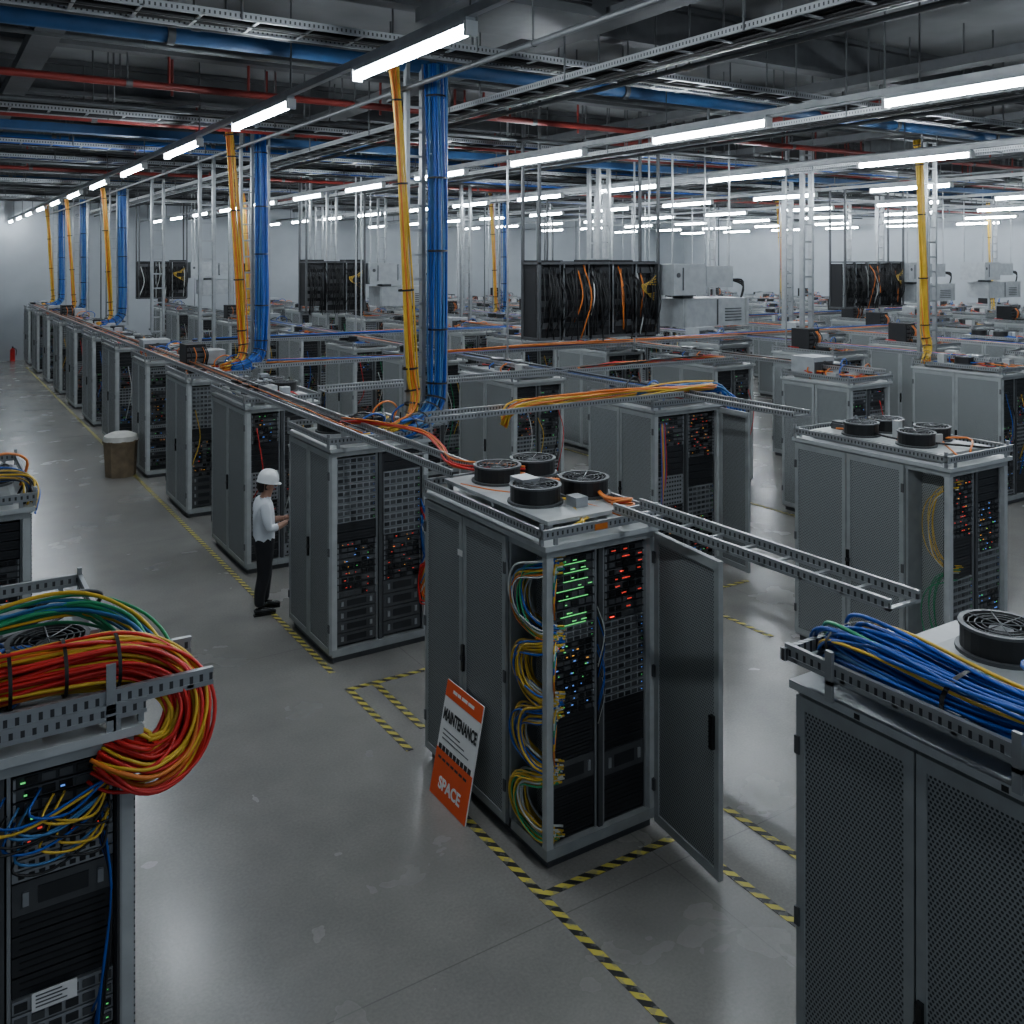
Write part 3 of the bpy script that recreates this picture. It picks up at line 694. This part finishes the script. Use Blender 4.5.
# ------------------------------------------------------------------ maintenance sign
root = bpy.data.objects.new('maintenance_sign', None); bpy.context.scene.collection.objects.link(root)
up = Vector((.17, 0, .86)).normalized(); rt = Vector((0, -1, 0)); nn = rt.cross(up)
Ms = Matrix((( rt.x, up.x, nn.x, 3.65), (rt.y, up.y, nn.y, 7.03), (rt.z, up.z, nn.z, .003), (0, 0, 0, 1)))
root.matrix_world = Ms
SW, SH = .60, .92
mb = MB(); mb.box(0, 0, -.012, SW, SH, 0, 'sign_white'); mb.box(0, 0, 0, SW, .37, .002, 'sign_orange'); mb.box(0, SH-.13, 0, SW, SH, .002, 'sign_orange')
for i in range(9): mb.box(.03+i*.061, .37, 0, .03+i*.061+.046, .41, .003, 'sign_black')
for i in range(7): mb.box(.05+i*.07, .30, .002, .05+i*.07+.052, .32, .003, 'sign_black')
for i in range(3): mb.box(.06, .46+i*.035, 0, .50-.08*i, .468+i*.035, .002, 'painted_dark')
for a, b in ((.12, .19), (.20, .25), (.27, .36), (.375, .47)): mb.box(a, SH-.075, .002, b, SH-.05, .003, 'sign_white')
o = mb.build('panel'); o.parent = root
def text(s, x, y, size, m, w=None):
    c = bpy.data.curves.new('lettering', 'FONT'); c.body = s; c.size = size; c.align_x = 'CENTER'; c.extrude = .0008; c.offset = .004
    c.materials.append(MATS[m]); t = bpy.data.objects.new('lettering', c); bpy.context.scene.collection.objects.link(t)
    t.parent = root; t.location = (x, y, .0035)
    bpy.context.view_layer.update()
    if w: t.scale = (w/max(t.dimensions.x, .01), 1, 1)
text('MAINTENANCE', SW/2, .61, .13, 'sign_black', .55); text('SPACE', SW/2, .09, .13, 'sign_white', .36)

# ------------------------------------------------------------------ bin, extinguisher
mb = MB()
mb.cyl((0, 0, 0), .30, .72, 'cardboard', 8, r2=.34, smooth=False); mb.ring((0, 0, .7), .30, .36, .05, 'cardboard', 8)
mb.cyl((0, 0, .74), .355, .1, 'bag', 12, r2=.33); mb.cyl((0, 0, .84), .33, .06, 'bag', 12, r2=.2)
mb.build('waste_bin', (3.55, 20.8, 0))
mb = MB(); mb.cyl((0, 0, 0), .1, .5, 'extinguisher_red', 16); mb.cyl((0, 0, .5), .1, .08, 'extinguisher_red', 16, r2=.04); mb.cyl((0, 0, .58), .03, .08, 'black', 10)
mb.box(-.02, -.12, .62, .02, .04, .66, 'black'); mb.tube(catmull([(0, -.1, .62), (.14, -.1, .5), (.13, -.05, .25)], 5), .015, 'black')
mb.build('fire_extinguisher', (3.5, 46.9, 0))

# ------------------------------------------------------------------ technician
def technician(loc, rz):
    root = bpy.data.objects.new('technician', None); bpy.context.scene.collection.objects.link(root)
    root.location = loc; root.rotation_euler = (0, 0, rz); root.scale = (.985, .985, .985)
    V = [(0, 0, .93, .165, .18), (0.0, 0, 1.06, .15, .17), (.0, 0, 1.22, .155, .185), (0.0, 0, 1.37, .145, .19), (.01, 0, 1.46, .08, .10), (.03, 0, 1.52, .062, .062), (.055, 0, 1.585, .08, .075), (.055, 0, 1.66, .105, .088), (.045, 0, 1.72, .085, .075)]
    E = [(i, i+1) for i in range(8)]
    for s in (-1, 1):
        o = len(V)
        V += [(0, s*.095, .84, .128, .12), (.012+.03*s, s*.105, .5, .092, .088), (-.02+.05*s, s*.11, .3, .08, .075), (-.03+.05*s, s*.115, .1, .066, .066)]
        E += [(0, o), (o, o+1), (o+1, o+2), (o+2, o+3)]
        o = len(V)
        V += [(-.005, s*.19, 1.41, .08, .076), (-.01, s*.235, 1.27, .07, .07), (.02, s*.245, 1.13, .058, .058), (.16, s*.18, 1.135, .046, .044), (.29, s*.09, 1.165, .032, .030)]
        E += [(3, o), (o, o+1), (o+1, o+2), (o+2, o+3), (o+3, o+4)]
    me = bpy.data.meshes.new('body'); me.from_pydata([v[:3] for v in V], E, [])
    ob = bpy.data.objects.new('body_tmp', me); bpy.context.scene.collection.objects.link(ob)
    sk = ob.modifiers.new('Skin', 'SKIN'); sk.use_smooth_shade = True; sub = ob.modifiers.new('Sub', 'SUBSURF'); sub.levels = 2; sub.render_levels = 2
    for i, v in enumerate(V):
        me.skin_vertices[0].data[i].radius = (v[3], v[4]); me.skin_vertices[0].data[i].use_root = (i == 0)
    bpy.context.view_layer.update(); dg = bpy.context.evaluated_depsgraph_get()
    nm = bpy.data.meshes.new_from_object(ob.evaluated_get(dg)); bpy.data.objects.remove(ob)
    nm.materials.clear()
    for n in ('shirt', 'trousers', 'skin'): nm.materials.append(MATS[n])
    for p in nm.polygons:
        c = p.center; p.use_smooth = True
        p.material_index = 1 if c.z < .97 else (2 if (c.z > 1.495 or (c.x > .14 and c.z < 1.25)) else 0)
    b = bpy.data.objects.new('body', nm); bpy.context.scene.collection.objects.link(b); b.parent = root
    mb = MB()
    # shoes
    for s in (-1, 1):
        ox = .05*s
        mb.tube([(ox-.09, s*.115, .045), (ox-.06, s*.115, .055), (ox, s*.117, .058), (ox+.08, s*.122, .048), (ox+.15, s*.127, .035), (ox+.18, s*.13, .03)], .04, 'black_gloss', 10, rs=[.03, .045, .05, .046, .036, .02])
        mb.box(ox-.1, s*.115-.04, 0, ox+.17, s*.122+.04, .02, 'black')
    # face features, ears, hair
    mb.tube([(.135, 0, 1.665), (.17, 0, 1.625), (.145, 0, 1.61)], .012, 'skin', 6, rs=[.008, .014, .008])
    mb.box(.130, -.022, 1.575, .140, .022, 1.583, 'c_red')
    for s in (-1, 1):
        mb.cyl((.14, s*.03, 1.655), .009, .006, 'black', 8, 'x'); mb.box(.13, s*.03-.015, 1.672, .145, s*.03+.015, 1.678, 'hair')
        mb.tube([(.035, s*.085, 1.60), (.03, s*.092, 1.63), (.035, s*.085, 1.66)], .014, 'skin', 6, rs=[.008, .018, .012])
        mb.box(.0, s*.08-.01, 1.6, .04, s*.08+.01, 1.67, 'hair')
    mb.tube([(-.03, 0, 1.56), (-.035, 0, 1.62), (-.02, 0, 1.69)], .05, 'hair', 12, rs=[.035, .062, .07])
    # hard hat: deep dome, narrow rim, short front peak, centre ridge
    mb.M = Matrix.Translation((.045, 0, 1.675)) @ Matrix.Rotation(math.radians(12), 4, 'Y')
    prof = [(.128, 0), (.128, .05), (.12, .095), (.095, .135), (.055, .158), (.002, .165)]
    vs = []; n = 20
    for r, z in prof:
        for i in range(n): a = 2*math.pi*i/n; vs.append((r*1.08*math.cos(a), r*.92*math.sin(a), z))
    mb.add(vs, [(k*n+i, k*n+(i+1) % n, (k+1)*n+(i+1) % n, (k+1)*n+i) for k in range(5) for i in range(n)], 'helmet', True)
    vs = []
    for k, z in ((1., -.002), (1.0, .012)):
        for i in range(n): a = 2*math.pi*i/n; e = .04*max(0, math.cos(a))**2+.006; vs.append(((.138+e)*math.cos(a), (.118+e*.3)*math.sin(a), z))
    mb.add(vs, [(i, (i+1) % n, n+(i+1) % n, n+i) for i in range(n)]+[tuple(range(n))[::-1], tuple(range(n, 2*n))], 'helmet')
    mb.tube(catmull([(-.13, 0, .05), (-.09, 0, .14), (0, 0, .166), (.09, 0, .14), (.13, 0, .05)], 4), .014, 'helmet', 6); mb.M = None
    # tablet
    mb.M = Matrix.Translation((.40, 0, 1.2)) @ Matrix.Rotation(math.radians(-35), 4, 'Y')
    mb.box(-.08, -.11, -.006, .08, .11, .006, 'black'); mb.box(-.07, -.1, .006, .07, .1, .007, 'device_mid'); mb.M = None
    # hands: palm plus five fingers each curled under the tablet edge
    for s in (-1, 1):
        mb.tube([(.27, s*.10, 1.16), (.31, s*.105, 1.165), (.36, s*.105, 1.165), (.385, s*.105, 1.17)], .03, 'skin', 8, rs=[.026, .032, .034, .024])
        for k in range(4):
            l = (.055, .062, .058, .045)[k]; x0 = .345+.019*k*.9; yy = s*.115
            mb.tube([(x0, yy, 1.16+.004*k), (x0+.012, s*(.118-.01), 1.152+.008*k), (x0+.02, s*(.11-l*.6), 1.158+.01*k), (x0+.02, s*(.11-l), 1.17+.01*k)], .009, 'skin', 6, rs=[.01, .01, .009, .007])
        mb.tube([(.33, s*.1, 1.18), (.35, s*.09, 1.205), (.375, s*.075, 1.212)], .01, 'skin', 6, rs=[.012, .011, .008])
    d = mb.build('head_hands_gear'); d.parent = root
technician((3.72, 11.75, 0), math.radians(-8))

# ------------------------------------------------------------------ camera, world
w = bpy.data.worlds.new('world'); bpy.context.scene.world = w; w.use_nodes = True
bg = w.node_tree.nodes['Background']; bg.inputs[0].default_value = (.55, .68, .85, 1); bg.inputs[1].default_value = .35
cam = bpy.data.cameras.new('camera'); co = bpy.data.objects.new('camera', cam); bpy.context.scene.collection.objects.link(co)
co.location = (0, 0, 4.5); co.rotation_euler = (math.radians(90), 0, math.radians(-32.5))
cam.sensor_width = 36; cam.lens = 32.7; cam.shift_y = -.246; cam.clip_end = 200
bpy.context.scene.camera = co
